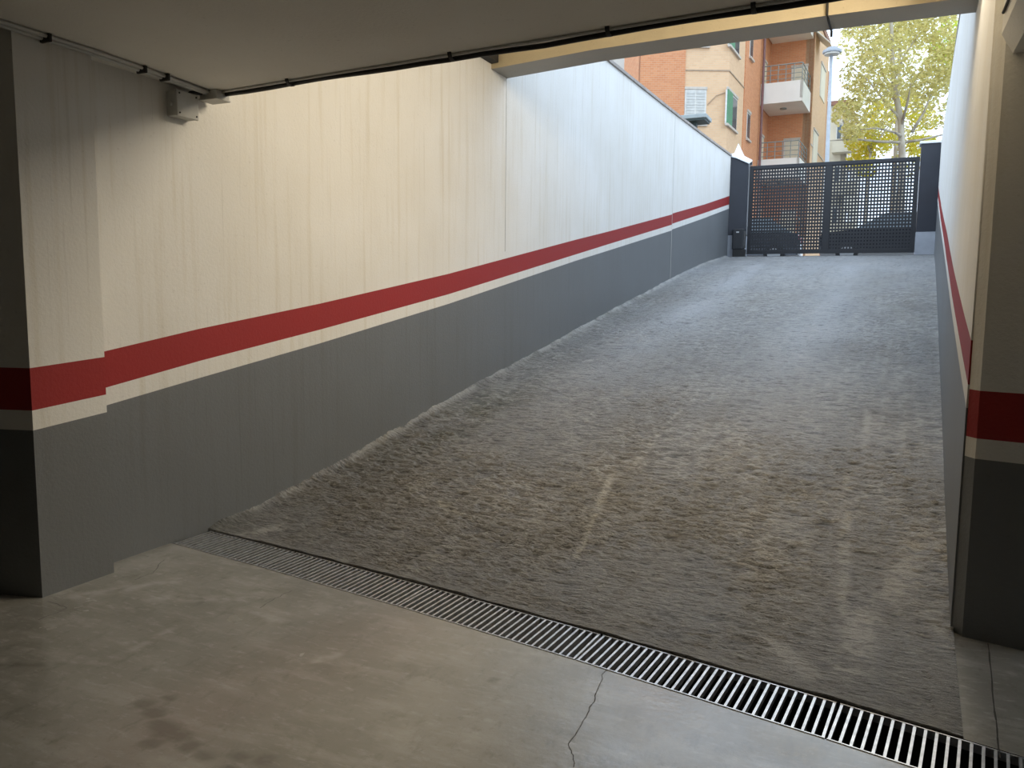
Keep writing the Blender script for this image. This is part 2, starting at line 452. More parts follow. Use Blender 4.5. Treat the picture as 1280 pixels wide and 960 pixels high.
NU, NV = 460, 960
u = np.linspace(0, 1, NU)
g = np.linspace(0, 1, NV); q = 2.6
g = (np.exp(q*g)-1)/(np.exp(q)-1)
U, G = np.meshgrid(u, g)
x_guess = WX + U*(0.32-WX)
y0 = fe(np.clip(x_guess, SEC_X[0], SEC_X[-1])) + 0.0
Y = y0 + (21.75-y0)*G
X = (WX-0.02) + U*(xr(Y)+0.012-(WX-0.02))
Z = zr(Y)
# smooth the profile kinks a little by averaging
Z = (zr(Y-0.18)+2*zr(Y)+zr(Y+0.18))/4
Z = np.maximum(Z, 0)
dyv = np.gradient(Y, axis=0)
fade = np.clip(1.3-dyv/0.055, 0.12, 1)
wx = X + 0.05*(fbm(X*3, Y*3, 31)-.5); wy = Y + 0.10*(fbm(X*2.5, Y*2.5, 32)-.5)
r1 = fbm(wx*8.0, wy*25.0, 41, 4)              # brush ridges across the ramp
r2 = fbm(wx*20, wy*44.0, 42, 3)
ridge = (1-np.abs(2*r1-1))**2
patch = np.clip((fbm(X*1.1, Y*0.8, 43, 3)-.28)*2.4, 0.35, 1)
smooth_corner = 1-np.clip(1-np.hypot((X-0.05)/0.42, (Y-3.35)/0.62), 0, 1)**0.6*0.8   # the trowelled patch by the grate end
rel = fade*patch*smooth_corner
Z = Z + rel*((ridge-.45)*0.026 + (r2-.5)*0.020)
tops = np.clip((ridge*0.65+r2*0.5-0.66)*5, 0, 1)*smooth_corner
pits = np.clip((0.46-(ridge*0.55+r2*0.5))*4.5, 0, 1)*(0.3+0.7*smooth_corner)  # dirt and shade of the grooves put into the colour
Z = Z + 0.012*(fbm(X*0.9, Y*0.7, 44, 3)-.5)
lip = np.exp(-np.clip(X-WX, 0, None)/0.05)                 # mortar fillet along the left wall
Z = Z + lip*(0.03+0.03*(fbm(Y*5, X*5, 45, 3)))
lipr = np.exp(-np.clip(xr(Y)-X, 0, None)/0.03)*np.clip((Y-4.05)*4, 0, 1)
Z = Z + lipr*0.015*fbm(Y*6, X*4, 46, 2)
edge = np.clip((Y-y0)/0.10, 0, 1)
Z[0] -= 0
Z = np.where(edge < 1, Z*edge + (0.006+0.012*fbm(X*9, Y*9, 47, 2))*(1-edge), Z)
pale = np.zeros_like(X)
for a, b_, w, k in [((-1.50,4.15),(-1.60,4.75),.022,.6),((-1.60,4.75),(-1.73,5.53),.035,.9),((-1.62,5.75),(-1.63,6.50),.03,.7),((-1.63,6.6),(-1.60,7.2),.02,.5),
                  ((-2.85,4.72),(-2.55,4.60),.05,.9),((-3.10,8.80),(-2.98,8.95),.05,1.),((-0.063,7.3),(-0.07,6.6),.03,.5),((-0.15,5.9),(-0.1,4.0),.035,.45),
                  ((-1.12,6.3),(-1.10,5.2),.02,.3),((0.12,4.3),(0.26,5.0),.09,.5),((-0.05,3.4),(0.0,4.0),.09,.55),((-0.35,3.55),(-0.2,3.3),.08,.5),
                  ((-2.6,4.55),(-2.0,4.5),.03,.4),((0.02,8.5),(0.1,10.5),.035,.35),((-3.55,3.75),(-3.45,3.95),.07,.7)]:
    d = seg_dist(X, Y, a, b_)
    pale = np.maximum(pale, min(1, k*1.35)*np.clip(1.35-d/w, 0, 1)*np.clip((fbm(X*16, Y*22, 51, 3)-.33)*5, 0, 1))
pale = np.maximum(pale, 0.8*np.exp(-np.clip(X-WX-0.02, 0, None)/0.045)*np.clip((fbm(Y*4, X*9, 52, 3)-.42)*6, 0, 1))
pale = np.maximum(pale, tops*(0.18+0.5*np.clip((fbm(X*2.0, Y*1.0, 53, 3)-.40)*4, 0, 1)))  # worn ridge tops and their bright glints put into the colour
pale = np.maximum(pale, 0.35*np.exp(-(Y-y0)/0.06)*fbm(X*8, Y*8, 54, 3))
moss = np.exp(-((X-(WX+0.35))/0.35)**2)*np.exp(-((Y-7.0)/1.5)**2)*np.clip((fbm(X*5, Y*3, 55, 4)-.3)*3, 0, 1)
moss = np.maximum(moss, 0.6*np.exp(-np.clip(X-WX, 0, None)/0.22)*np.clip((fbm(X*4, Y*1.6, 56, 3)-.42)*4, 0, 1))
worn = np.zeros_like(X)
for xc, w in ((-2.75, 0.42), (-0.85, 0.48)):
    worn = np.maximum(worn, np.exp(-((X-xc-0.02*(Y-8))/w)**2))
worn = worn*np.clip((Y-5.0)/6.0, 0, 1)*np.clip(0.35+1.1*fbm(X*1.5, Y*0.5, 61, 4), 0, 1)
worn = np.maximum(worn, np.clip((Y-13)/6, 0, 0.75)*np.clip(0.4+fbm(X*1.2, Y*0.6, 62, 4), 0, 1))  # sky sheen near the gate painted pale across the full width
Z = np.where((Y < 4.1) & (X > 0.25), np.maximum(Z, 0.008), Z)
Z[0] = -0.05
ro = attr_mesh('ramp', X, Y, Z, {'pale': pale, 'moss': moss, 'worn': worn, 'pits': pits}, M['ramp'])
structure(ro, 'rough brushed concrete vehicle ramp rising to the gate', 'ramp')

# ------------------------------------------------------------------ drain: trough and grate sections
mb = MB()
for i in range(len(SEC)-1):
    a, c2 = SEC[i], SEC[i+1]
    e = (c2-a)/np.linalg.norm(c2-a); n = np.array([-e[1], e[0]])
    off0, off1 = -0.004, GW+0.004
    A, B_, C_, D_ = a+n*off0, c2+n*off0, c2+n*off1, a+n*off1
    mb.quad((*A, -.16), (*B_, -.16), (*C_, -.16), (*D_, -.16))
    mb.quad((*A, -.16), (*B_, -.16), (*B_, -.003), (*A, -.003))
    mb.quad((*D_, -.16), (*C_, -.16), (*C_, 0.004), (*D_, 0.004))
structure(mb.build('drain_trough', M['trough'], recalc=False), 'dark channel under the drain grate across the ramp foot', 'drain')
sec_words = ['drain grate section touching the grey left wall', 'second drain grate section from the left wall', 'third drain grate section from the left wall',
             'fourth drain grate section from the left wall, left of the visible seam', 'drain grate section right of the seam, at the lower right corner']
bar_mesh = None
for i in range(len(SEC)-1):
    a, c2 = SEC[i], SEC[i+1]
    L = np.linalg.norm(c2-a); e = (c2-a)/L; n = np.array([-e[1], e[0]])
    root = empty('drain_grate', (a[0], a[1], 0)); tag(root, 'galvanised ' + sec_words[i], 'drain grate', 'drain grate sections in a row')
    root.rotation_euler = (0, 0, math.atan2(e[1], e[0]))
    for y_, nm in ((0.0, 'edge_rail'), (GW-0.006, 'edge_rail')):
        r_ = MB(); r_.box(0.003-.1065*y_, L-0.003-.1065*y_, y_, y_+0.006, -0.028, 0.003); r_.build(nm, M['steel'], root)
    nb = max(2, int(round((L-0.02)/0.0353)))
    for k in range(nb+1):
        xk = 0.010 + (L-0.020)*k/nb
        if bar_mesh is None:
            q_ = MB(); sh = -0.1065*(GW-.012)
            q_.hexa([(-.003, .006, -.026), (.003, .006, -.026), (.003+sh, GW-.006, -.026), (-.003+sh, GW-.006, -.026),
                                (-.005, .006, .002), (.005, .006, .002), (.005+sh, GW-.006, .002), (-.005+sh, GW-.006, .002)])
            o = q_.build('bar', M['steel'], root); bar_mesh = o.data
        else:
            o = bpy.data.objects.new('bar', bar_mesh); COL.objects.link(o); o.parent = root
        o.location = (xk, 0, 0)

# ------------------------------------------------------------------ pillars and the dark garage behind
def painted_prism(plan, rows, top, mats_idx=(0, 1, 2, 1)):
    """plan: list of (x,y); rows: per point (grey top, red bottom, red top)"""
    mb = MB(); k = len(plan)
    for i in range(k):
        j = (i+1) % k
        zi = [-0.1, *rows[i], top]; zj = [-0.1, *rows[j], top]
        for q_ in range(4):
            mb.quad((*plan[i], zi[q_]), (*plan[j], zj[q_]), (*plan[j], zj[q_+1]), (*plan[i], zi[q_+1]), mats_idx[q_])
    return mb
PAINT = [M['grey'], M['white'], M['red']]
h_front = (0.836, 0.933, 1.138); h_back = (0.874, 0.968, 1.166)
plan = [(-3.69, 2.497), (-3.69, 2.905), (-4.25, 2.905), (-4.25, 2.345)]
o = painted_prism(plan, [h_front, h_back, h_back, h_front], 2.73).build('pillar', PAINT)
tag(o, 'left white pillar with red band and grey foot against the ramp wall', 'pillar', None, 'structure')
hr = (0.815, 0.905, 1.115)
plan = [(0.362, 4.06), (0.404, 3.993), (0.90, 3.885), (0.90, 4.4), (0.50, 4.4)]
o = painted_prism(plan, [hr]*5, 2.53).build('pillar', PAINT)
tag(o, 'dark right pillar with chamfered corner, red band and black foot', 'pillar', None, 'structure')
# upper part of the right pillar, up to the upper slab
mb = MB(); mb.prism([(0.362, 4.06), (0.404, 3.993), (0.47, 3.98), (0.47, 4.4), (0.40, 4.4)], 2.53, 4.4)
o = mb.build('pillar_head', M['white']); structure(o, 'pale head of the right pillar rising past the side beam', 'pillar')
# side beam running back over the right pillar
mb = MB()
pl = [(0.385, 2.60), (0.43, 2.52), (0.95, 2.52), (0.95, 2.75), (0.385, 2.75)]
for ya, yb in ((-6.0, 3.975),):
    k = len(pl)
    A = [(x-0.046*(3.975-ya)*0.0, ya, z) for x, z in pl]; B_ = [(x, yb, z) for x, z in pl]
    for i in range(k):
        j = (i+1) % k
        mb.quad(A[i], B_[i], B_[j], A[j])
    mb.poly(A); mb.poly(B_)
structure(mb.build('trim_1', M['ceil']), 'concrete beam over the dark right pillar, top right corner', 'beam')
mb = MB(); mb.tube([(0.378, 3.9, 2.665), (0.378, -2, 2.665)], 0.006, 8)
tag(mb.build('wall_pipe', M['dark']), 'thin dark pipe along the beam in the top right corner', 'pipe')

# garage enclosure
def painted_wall(name, a, b_, z1, label):
    mb = MB(); hs = [-0.05, .85, .95, 1.15, z1]
    for q_, mi in enumerate((0, 1, 2, 1)):
        mb.quad((*a, hs[q_]), (*b_, hs[q_]), (*b_, hs[q_+1]), (*a, hs[q_+1]), mi)
    structure(mb.build(name, PAINT, recalc=False), label, 'wall')
painted_wall('wall_garage_left', (-9, -9), (-9, 2.6), 2.72, 'painted garage wall far left, out of view')
painted_wall('wall_garage_front', (-9, 2.6), (-4.2, 2.6), 2.72, 'dark painted garage wall left of the left pillar')
painted_wall('wall_garage_back', (6, -9), (-9, -9), 2.72, 'painted garage wall behind the camera')
painted_wall('wall_garage_side', (6, 4.1), (6, -9), 2.72, 'painted garage wall far right, out of view')
painted_wall('wall_garage_right', (0.88, 4.1), (6, 4.1), 2.72, 'dark painted garage wall behind the right pillar')

# lower ceiling slab, its upstand, the upper slab and the beam over the ramp
SE = lambda x: 3.83 - 0.07*(x-WX)
mb = MB()
mb.hexa([(-9, -9, 2.71), (6, -9, 2.71), (6, SE(6), 2.71), (-9, SE(-9), 2.71), (-9, -9, 3.0), (6, -9, 3.0), (6, SE(6), 3.0), (-9, SE(-9), 3.0)])
structure(mb.build('ceiling', M['ceil']), 'grey plastered garage ceiling slab', 'ceiling')
mb = MB()
mb.hexa([(-4.2, SE(-4.2)-.25, 3.0), (1.5, SE(1.5)-.25, 3.0), (1.5, SE(1.5), 3.0), (-4.2, SE(-4.2), 3.0), (-4.2, SE(-4.2)-.25, 4.5), (1.5, SE(1.5)-.25, 4.5), (1.5, SE(1.5), 4.5), (-4.2, SE(-4.2), 4.5)])
structure(mb.build('trim_2', M['beam']), 'upstand above the ceiling slab edge', 'beam')
mb = MB(); mb.box(-4.1, 1.2, 3.5, 8.0, 4.32, 4.6)
structure(mb.build('ceiling_upper', M['ceil']), 'upper slab over the foot of the ramp', 'ceiling')
far = [(-3.84, 8.12), (-2.65, 7.91), (-1.5, 7.83), (-0.54, 7.785), (0.66, 7.79)]
mb = MB(); W_ = 0.39; Z0, Z1 = 3.854, 4.70
for i in range(len(far)-1):
    (xa, ya), (xb, yb) = far[i], far[i+1]
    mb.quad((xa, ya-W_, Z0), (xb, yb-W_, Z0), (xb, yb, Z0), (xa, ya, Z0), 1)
    mb.quad((xa, ya-W_, Z0), (xb, yb-W_, Z0), (xb, yb-W_, Z1), (xa, ya-W_, Z1), 0)
    mb.quad((xa, ya, Z0), (xb, yb, Z0), (xb, yb, Z1), (xa, ya, Z1), 1)
    mb.quad((xa, ya-W_, Z1), (xb, yb-W_, Z1), (xb, yb, Z1), (xa, ya, Z1), 1)
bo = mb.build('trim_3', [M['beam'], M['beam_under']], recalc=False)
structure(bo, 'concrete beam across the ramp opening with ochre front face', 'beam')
mb = MB(); mb.tube([(-0.555, 7.37, 4.2), (-0.553, 7.385, 3.86), (-0.545, 7.60, 3.846), (-0.54, 7.80, 3.846), (-0.54, 7.81, 3.80)], 0.010, 6)
tag(mb.build('hanging_wire', M['dark']), 'dark wire stapled across the underside of the beam', 'wire')
mb = MB(); mb.box(-3.84, -3.74, 7.2, 7.74, 3.905, 3.99)
tag(mb.build('dark_batten', M['dark']), 'short dark batten on the wall beside the beam end', 'batten')


# warm tube lamps in the recess between the ceiling slab and the cross beam
mt, nt, b = nodes_of('lamp_diffuser')
b.inputs['Base Color'].default_value = (0.9, 0.9, 0.85, 1); b.inputs['Emission Color'].default_value = (1.0, 0.86, 0.64, 1); b.inputs['Emission Strength'].default_value = 6.0
M['diffuser'] = mt
LAMP_W = 52.0  # watts, tuned to the photograph's interior level
for ly, ltxt in ((4.60, 'nearest the ceiling slab'), (5.45, 'in the middle of the recess'), (6.30, 'nearest the cross beam')):
    lx = float(xr(ly)) - 0.02
    root = empty('tube_lamp', (lx, ly, 4.06)); tag(root, 'warm tube lamp high on the right wall, ' + ltxt, 'lamp', 'tube lamps high on the right wall')
    dn = Vector((-0.78, -0.30, -0.55)).normalized(); ax = Vector((0, 1, 0)); ax = (ax - dn*ax.dot(dn)).normalized(); ay = (-dn).cross(ax)
    root.rotation_euler = Matrix((ax, ay, -dn)).transposed().to_euler()
    mb = MB(); mb.box(-.50, .50, -.05, .05, .045, .10); mb.build('housing', M['bwhite_lamp'], root, bevel=0.008)
    mb = MB(); mb.tube([(-.46, 0, .03), (.46, 0, .03)], .020, 10); mb.build('tube', M['diffuser'], root, smooth=True)
    for e_ in (-.48, .48):
        mb = MB(); mb.box(e_-.02, e_+.02, -.03, .03, 0.0, .05); mb.build('socket', M['bwhite_lamp'], root)
    ld = bpy.data.lights.new('tube_light', 'AREA'); ld.shape = 'RECTANGLE'; ld.size = 0.95; ld.size_y = 0.06; ld.energy = LAMP_W; ld.color = (1.0, 0.87, 0.67)
    lo = bpy.data.objects.new('tube_light', ld); COL.objects.link(lo); lo.parent = root; lo.location = (0, 0, -0.005)

# ------------------------------------------------------------------ cables and boxes
def run(pts, r, seg=10): mb = MB(); mb.tube(pts, r, seg); return mb
root = empty('ceiling_cable', (-3.7, SE(-3.7), 2.69)); tag(root, 'thick black cable with pale conduit along the ceiling edge', 'cable')
pb = []
for k in range(24):
    x = -3.66 + 4.1*k/23
    sag = 0.006*math.sin(k*1.1) + (0.010 if 8 < k < 13 else 0)
    pb.append((x, SE(x)-0.030, 2.694 - sag*0.6))
child(run(pb, 0.0125), 'black_cable', M['black_cable'], root, smooth=True)
pw = [(p[0], SE(p[0])-0.058, 2.7025) for p in pb]
child(run(pw, 0.0065), 'pale_conduit', M['conduit'], root, smooth=True)
for x in (-3.12, -2.03, -1.19, -0.55):
    mb = MB()
    for ang in range(8):
        a0 = math.pi*(ang/8)*1.0 + math.pi; a1 = math.pi*((ang+1)/8) + math.pi
        yc = SE(x)-0.045
        mb.hexa([(x-.010, yc+.040*math.cos(a0), 2.71+.034*math.sin(a0)), (x+.010, yc+.040*math.cos(a0), 2.71+.034*math.sin(a0)),
                 (x+.010, yc+.040*math.cos(a1), 2.71+.034*math.sin(a1)), (x-.010, yc+.040*math.cos(a1), 2.71+.034*math.sin(a1)),
                 (x-.010, yc+.034*math.cos(a0), 2.71+.029*math.sin(a0)), (x+.010, yc+.034*math.cos(a0), 2.71+.029*math.sin(a0)),
                 (x+.010, yc+.034*math.cos(a1), 2.71+.029*math.sin(a1)), (x-.010, yc+.034*math.cos(a1), 2.71+.029*math.sin(a1))])
    child(mb, 'clip', M['black_cable'], root)
root = empty('wall_conduit', (-3.7, 2.0, 2.69)); tag(root, 'pair of grey conduits along the left wall below the ceiling', 'conduit')
for dx, r_, dz in ((0.0, 0.012, 0.0), (0.034, 0.009, 0.004)):
    pts = [(-3.672+dx, -3.0, 2.694+dz), (-3.672+dx, 2.3, 2.694+dz), (-3.674+dx, 2.9, 2.694+dz), (-3.70+dx*0.8, 3.3, 2.693+dz), (-3.735+dx*0.5, 3.72, 2.692+dz)]
    child(run(pts, r_), 'tube', M['conduit'], root, smooth=True)
for y, dxx in ((2.64, 0), (3.20, -0.022), (3.36, -0.032)):
    mb = MB(); x = -3.655+dxx
    mb.box(x-.034, x+.036, y-.008, y+.008, 2.672, 2.71)
    child(mb, 'clip', M['dark'], root, bevel=0.004)
root = empty('junction_box', (-3.83, 3.58, 2.52)); tag(root, 'square grey junction box screwed to the left wall', 'junction box')
mb = MB(); mb.box(-3.832, -3.762, 3.50, 3.655, 2.523, 2.665); child(mb, 'body', M['boxgrey'], root, bevel=0.006)
mb = MB(); mb.box(-3.762, -3.746, 3.497, 3.658, 2.520, 2.668); child(mb, 'lid', M['boxgrey'], root, bevel=0.005)
for y, z in ((3.515, 2.540), (3.640, 2.540), (3.640, 2.65), (3.515, 2.65)):
    mb = MB(); mb.tube([(-3.747, y, z), (-3.742, y, z)], 0.005, 8); child(mb, 'screw', M['dark'], root)
mb = MB(); mb.tube([(-3.79, 3.50, 2.59), (-3.79, 3.482, 2.59)], 0.012, 8); child(mb, 'cable_gland', M['boxgrey'], root)
child(run([(-3.79, 3.62, 2.66), (-3.785, 3.64, 2.683), (-3.775, 3.67, 2.688), (-3.76, 3.70, 2.688)], 0.012), 'lead', M['black_cable'], root, smooth=True)
root = empty('connection_box', (-3.72, 3.76, 2.67)); tag(root, 'small grey connection box at the ceiling corner', 'junction box')
mb = MB(); mb.box(-3.79, -3.655, 3.71, 3.815, 2.662, 2.71); child(mb, 'body', M['boxgrey'], root, bevel=0.004)
mb = MB(); mb.box(-3.795, -3.650, 3.705, 3.82, 2.652, 2.663); child(mb, 'lid', M['boxgrey'], root, bevel=0.003)

# ------------------------------------------------------------------ gate
GY = 22.2; GX0, GX1, GZ0, GZ1 = -3.375, 0.625, 2.695, 4.985
root = empty('sliding_gate', (GX0, GY, GZ0)); tag(root, 'anthracite metal gate with two perforated panels at the ramp top', 'gate')
def gbox(name, x0, x1, z0, z1, y0=-0.03, y1=0.03):
    mb = MB(); mb.box(x0, x1, GY+y0, GY+y1, z0, z1); return child(mb, name, M['gate'], root, bevel=0.004)
gbox('stile', GX0, GX0+0.09, GZ0, GZ1); gbox('stile', GX1-0.09, GX1, GZ0, GZ1); gbox('stile', -1.50, -1.35, GZ0+0.09, GZ1-0.09)
gbox('rail', GX0+0.09, GX1-0.09, GZ0, GZ0+0.09); gbox('rail', GX0+0.09, GX1-0.09, GZ1-0.09, GZ1)
def perforated(x0, x1, z0, z1, nx, ny, frac):
    px_, pz = (x1-x0)/nx, (z1-z0)/ny
    gx = []; gz = []
    for i in range(nx): gx += [x0+px_*(i+.5-frac/2), x0+px_*(i+.5+frac/2)]
    for i in range(ny): gz += [z0+pz*(i+.5-frac/2), z0+pz*(i+.5+frac/2)]
    gx = [x0]+gx+[x1]; gz = [z0]+gz+[z1]
    mb = MB(); ya, yb = GY-0.006, GY+0.006; nX, nZ = len(gx), len(gz)
    mb.v = [(x, ya, z) for z in gz for x in gx] + [(x, yb, z) for z in gz for x in gx]
    off = nX*nZ
    for j in range(nZ-1):
        for i in range(nX-1):
            a, b_, c_, d_ = j*nX+i, j*nX+i+1, (j+1)*nX+i+1, (j+1)*nX+i
            if i % 2 == 1 and j % 2 == 1:
                for p, q_ in ((a, b_), (b_, c_), (c_, d_), (d_, a)): mb.f.append((p, q_, q_+off, p+off)); mb.mi.append(0)
            else:
                mb.f.append((a, b_, c_, d_)); mb.f.append((d_+off, c_+off, b_+off, a+off)); mb.mi += [0, 0]
    return mb
child(perforated(GX0+.09, -1.50, GZ0+.09, GZ1-.09, 26, 25, 0.45), 'perforated_panel', M['gate'], root, recalc=False)
child(perforated(-1.35, GX1-.09, GZ0+.09, GZ1-.09, 26, 25, 0.45), 'perforated_panel', M['gate'], root, recalc=False)

root = empty('gate_post', (-3.65, 22.1, 2.6)); tag(root, 'dark left gate post with grey foot and white cap', 'gate post')
mb = MB(); mb.hexa([(-3.90, 21.93, 3.19), (-3.40, 22.10, 3.19), (-3.40, 22.5, 3.19), (-3.90, 22.5, 3.19), (-3.90, 21.93, 5.24), (-3.40, 22.10, 5.08), (-3.40, 22.5, 5.08), (-3.90, 22.5, 5.24)])
child(mb, 'shaft', M['post'], root, bevel=0.01)
mb = MB(); mb.hexa([(-3.89, 21.95, 2.45), (-3.42, 22.11, 2.45), (-3.42, 22.48, 2.45), (-3.89, 22.48, 2.45), (-3.89, 21.95, 3.19), (-3.42, 22.11, 3.19), (-3.42, 22.48, 3.19), (-3.89, 22.48, 3.19)])
child(mb, 'foot', M['plinth'], root)
# white crumpled cap: a four-sided peak with drooping arms
mb = MB()
cx, cy, cz = -3.66, 22.22, 5.16
ring = [(-3.93, 21.90, 5.27), (-3.70, 21.96, 5.21), (-3.38, 22.05, 5.06), (-3.34, 22.3, 5.16), (-3.37, 22.54, 5.08), (-3.68, 22.5, 5.24), (-3.94, 22.54, 5.27), (-3.88, 22.22, 5.27)]
mid = [(-3.79, 22.12, 5.31), (-3.71, 22.08, 5.34), (-3.55, 22.14, 5.24), (-3.54, 22.24, 5.27), (-3.56, 22.34, 5.24), (-3.70, 22.36, 5.34), (-3.78, 22.34, 5.31), (-3.77, 22.22, 5.36)]
tip = (-3.70, 22.2, 5.60)
for i in range(8):
    j = (i+1) % 8
    mb.quad(ring[i], ring[j], mid[j], mid[i]); mb.poly([mid[i], mid[j], tip])
    lo_i = (ring[i][0], ring[i][1], ring[i][2]-0.03); lo_j = (ring[j][0], ring[j][1], ring[j][2]-0.03)
    mb.quad(lo_i, lo_j, ring[j], ring[i])
mb.poly([(r_[0], r_[1], r_[2]-0.03) for r_ in reversed(ring)])
child(mb, 'white_cap', M['whitecap'], root)['label'] = 'white peaked cap'
root = empty('gate_post', (0.85, 22.3, 2.6)); tag(root, 'dark right gate post with pale coping and grey foot', 'gate post')
mb = MB(); mb.box(0.64, 1.12, 22.15, 22.6, 3.18, 5.28); child(mb, 'shaft', M['post'], root, bevel=0.01)
mb = MB(); mb.box(0.63, 1.13, 22.13, 22.6, 2.45, 3.18); child(mb, 'foot', M['plinth'], root)
mb = MB(); mb.box(0.60, 1.16, 22.11, 22.64, 5.28, 5.34); child(mb, 'coping', M['whitecap'], root, bevel=0.01)
root = empty('gate_motor', (-3.55, 21.9, 2.62)); tag(root, 'black gate motor box at the foot of the left gate post', 'gate motor')
mb = MB(); mb.box(-3.70, -3.40, 21.78, 22.0, 2.80, 3.34); child(mb, 'housing', M['motor'], root, bevel=0.03)
mb = MB(); mb.box(-3.68, -3.36, 21.80, 22.0, 2.60, 2.81); child(mb, 'base', M['black_cable'], root, bevel=0.01)
mb = MB(); mb.box(-3.595, -3.525, 21.772, 21.785, 3.235, 3.265); child(mb, 'name_plate', M['label'], root)
mb = MB(); mb.box(-3.41, -3.37, 21.80, 21.98, 2.84, 3.28); child(mb, 'side_cover', M['frame_iron'], root, bevel=0.008)

# vent cowl peeking over the left wall
root = empty('vent_cowl', (-4.30, 19.0, 4.6)); tag(root, 'flat square vent cap on a dark green post above the left wall', 'vent cowl')
c0 = at_y(868, 150, 19.0)
mb = MB(); mb.box(c0[0]-.33, c0[0]+.33, 18.7, 19.35, c0[2]-.02, c0[2]+.07); child(mb, 'cap', M['cowltop'], root, bevel=0.015)
mb = MB(); mb.box(c0[0]-.29, c0[0]+.29, 18.74, 19.31, c0[2]-.06, c0[2]-.02); child(mb, 'cap_underside', M['cowl'], root)
mb = MB(); mb.box(c0[0]-.06, c0[0]+.06, 18.95, 19.07, 4.4, c0[2]-.06); child(mb, 'post', M['cowl'], root)

# ------------------------------------------------------------------ outdoors: street, ground
M['asphalt'] = plain('street_asphalt', (0.20, 0.20, 0.20), 0.85, 0, 0.2, 3, 0.3, 60)
M['soil'] = plain('garden_soil', (0.16, 0.14, 0.10), 0.9, 0, 0.3, 2)
mb = MB(); mb.box(-60, 60, 21.7, 110, -1.0, 2.61)
structure(mb.build('street', M['asphalt']), 'street level beyond the gate', 'street')
mb = MB(); mb.box(-40, WX-0.30, 4.2, 21.7, -1.0, 4.35)
structure(mb.build('garden_left', M['soil']), 'raised ground behind the left ramp wall', 'ground')
mb = MB(); mb.box(1.4, 40, 4.2, 21.7, -1.0, 4.35)
structure(mb.build('garden_right', M['soil']), 'raised ground behind the right ramp wall', 'ground')
# ------------------------------------------------------------------ apartment building
def brick(name, c1, c2, mortar, sc=1.0):
    mt, nt, b = nodes_of(name)
    ge = nt.nodes.new('ShaderNodeNewGeometry'); sep = nt.nodes.new('ShaderNodeSeparateXYZ'); link(nt, ge.outputs['Position'], sep.inputs[0])
    ad = nt.nodes.new('ShaderNodeMath'); ad.operation = 'ADD'; link(nt, sep.outputs[0], ad.inputs[0]); link(nt, sep.outputs[1], ad.inputs[1])
    cmb = nt.nodes.new('ShaderNodeCombineXYZ'); link(nt, ad.outputs[0], cmb.inputs[0]); link(nt, sep.outputs[2], cmb.inputs[1])
    br = nt.nodes.new('ShaderNodeTexBrick'); link(nt, cmb.outputs[0], br.inputs['Vector'])
    br.inputs['Color1'].default_value = (*c1, 1); br.inputs['Color2'].default_value = (*c2, 1); br.inputs['Mortar'].default_value = (*mortar, 1)
    br.inputs['Scale'].default_value = 1.0; br.inputs['Brick Width'].default_value = 0.26*sc; br.inputs['Row Height'].default_value = 0.085*sc
    br.inputs['Mortar Size'].default_value = 0.007*sc
    link(nt, br.outputs['Color'], b.inputs['Base Color']); b.inputs['Roughness'].default_value = 0.85; b.inputs['Specular IOR Level'].default_value = 0.2
    bump(nt, b, br.outputs['Fac'], -0.4, 0.01)
    return mt
M['orange'] = brick('orange_brick', (0.66, 0.285, 0.135), (0.59, 0.235, 0.11), (0.60, 0.38, 0.23))
M['cream'] = brick('cream_brick', (0.74, 0.49, 0.29), (0.69, 0.44, 0.26), (0.68, 0.50, 0.33))
M['bwhite'] = plain('balcony_white', (0.80, 0.75, 0.66), 0.7, 0, 0.05, 1)
M['fwhite'] = plain('window_frame_white', (0.66, 0.63, 0.57), 0.5)
M['green'] = plain('green_shutter', (0.085, 0.24, 0.12), 0.6)
M['sill'] = plain('stone_sill', (0.55, 0.48, 0.40), 0.8)
M['course'] = plain('string_course_brick', (0.42, 0.30, 0.20), 0.85)
M['slat'] = plain('shutter_slats', (0.55, 0.53, 0.48), 0.7)
M['rail'] = plain('railing_metal', (0.27, 0.29, 0.26), 0.5, 0.3)
M['downpipe'] = plain('dark_downpipe', (0.20, 0.10, 0.09), 0.6)
M['beige'] = plain('beige_render', (0.62, 0.54, 0.40), 0.85, 0, 0.1, 1)
M['roof'] = plain('roof_tiles', (0.30, 0.15, 0.10), 0.85)
mtg, ntg, bg = nodes_of('window_glass'); bg.inputs['Base Color'].default_value = (0.08, 0.10, 0.11, 1); bg.inputs['Roughness'].default_value = 0.08
M['glass'] = mtg
M['plank'] = plain('cream_blind', (0.70, 0.62, 0.46), 0.6, 0, 0.06, 2)

d2 = ray(1160, 376)[:2]; d2 = d2/np.linalg.norm(d2)
npp = np.array([d2[1], -d2[0]])                      # outward, to the right
d1 = CR[:2, 0]/np.linalg.norm(CR[:2, 0])             # front face direction
n1 = np.array([d1[1], -d1[0]])                       # towards the camera
Bp = at_depth(909, 150, 33)[:2]
ZB, ZT = 2.5, 15.5
bld = empty('apartment_building', (*Bp, 2.6)); tag(bld, 'orange and cream brick apartment building with white balconies behind the wall', 'building')
class Face:
    def __init__(s, p0, d, n): s.p0 = np.array(p0); s.d = d; s.n = n
    def s_at(s, u, v=120): return float((at_plane(u, v, s.p0, s.d)[:2]-s.p0) @ s.d)
    def z_at(s, u, v): return float(at_plane(u, v, s.p0, s.d)[2])
    def P(s, t, off=0): return s.p0 + s.d*t + s.n*off
    def slab(s, s0, s1, z0, z1, o0, o1):
        mb = MB(); a, b_, c_, d_ = s.P(s0, o0), s.P(s1, o0), s.P(s1, o1), s.P(s0, o1)
        mb.hexa([(*a, z0), (*b_, z0), (*c_, z0), (*d_, z0), (*a, z1), (*b_, z1), (*c_, z1), (*d_, z1)]); return mb
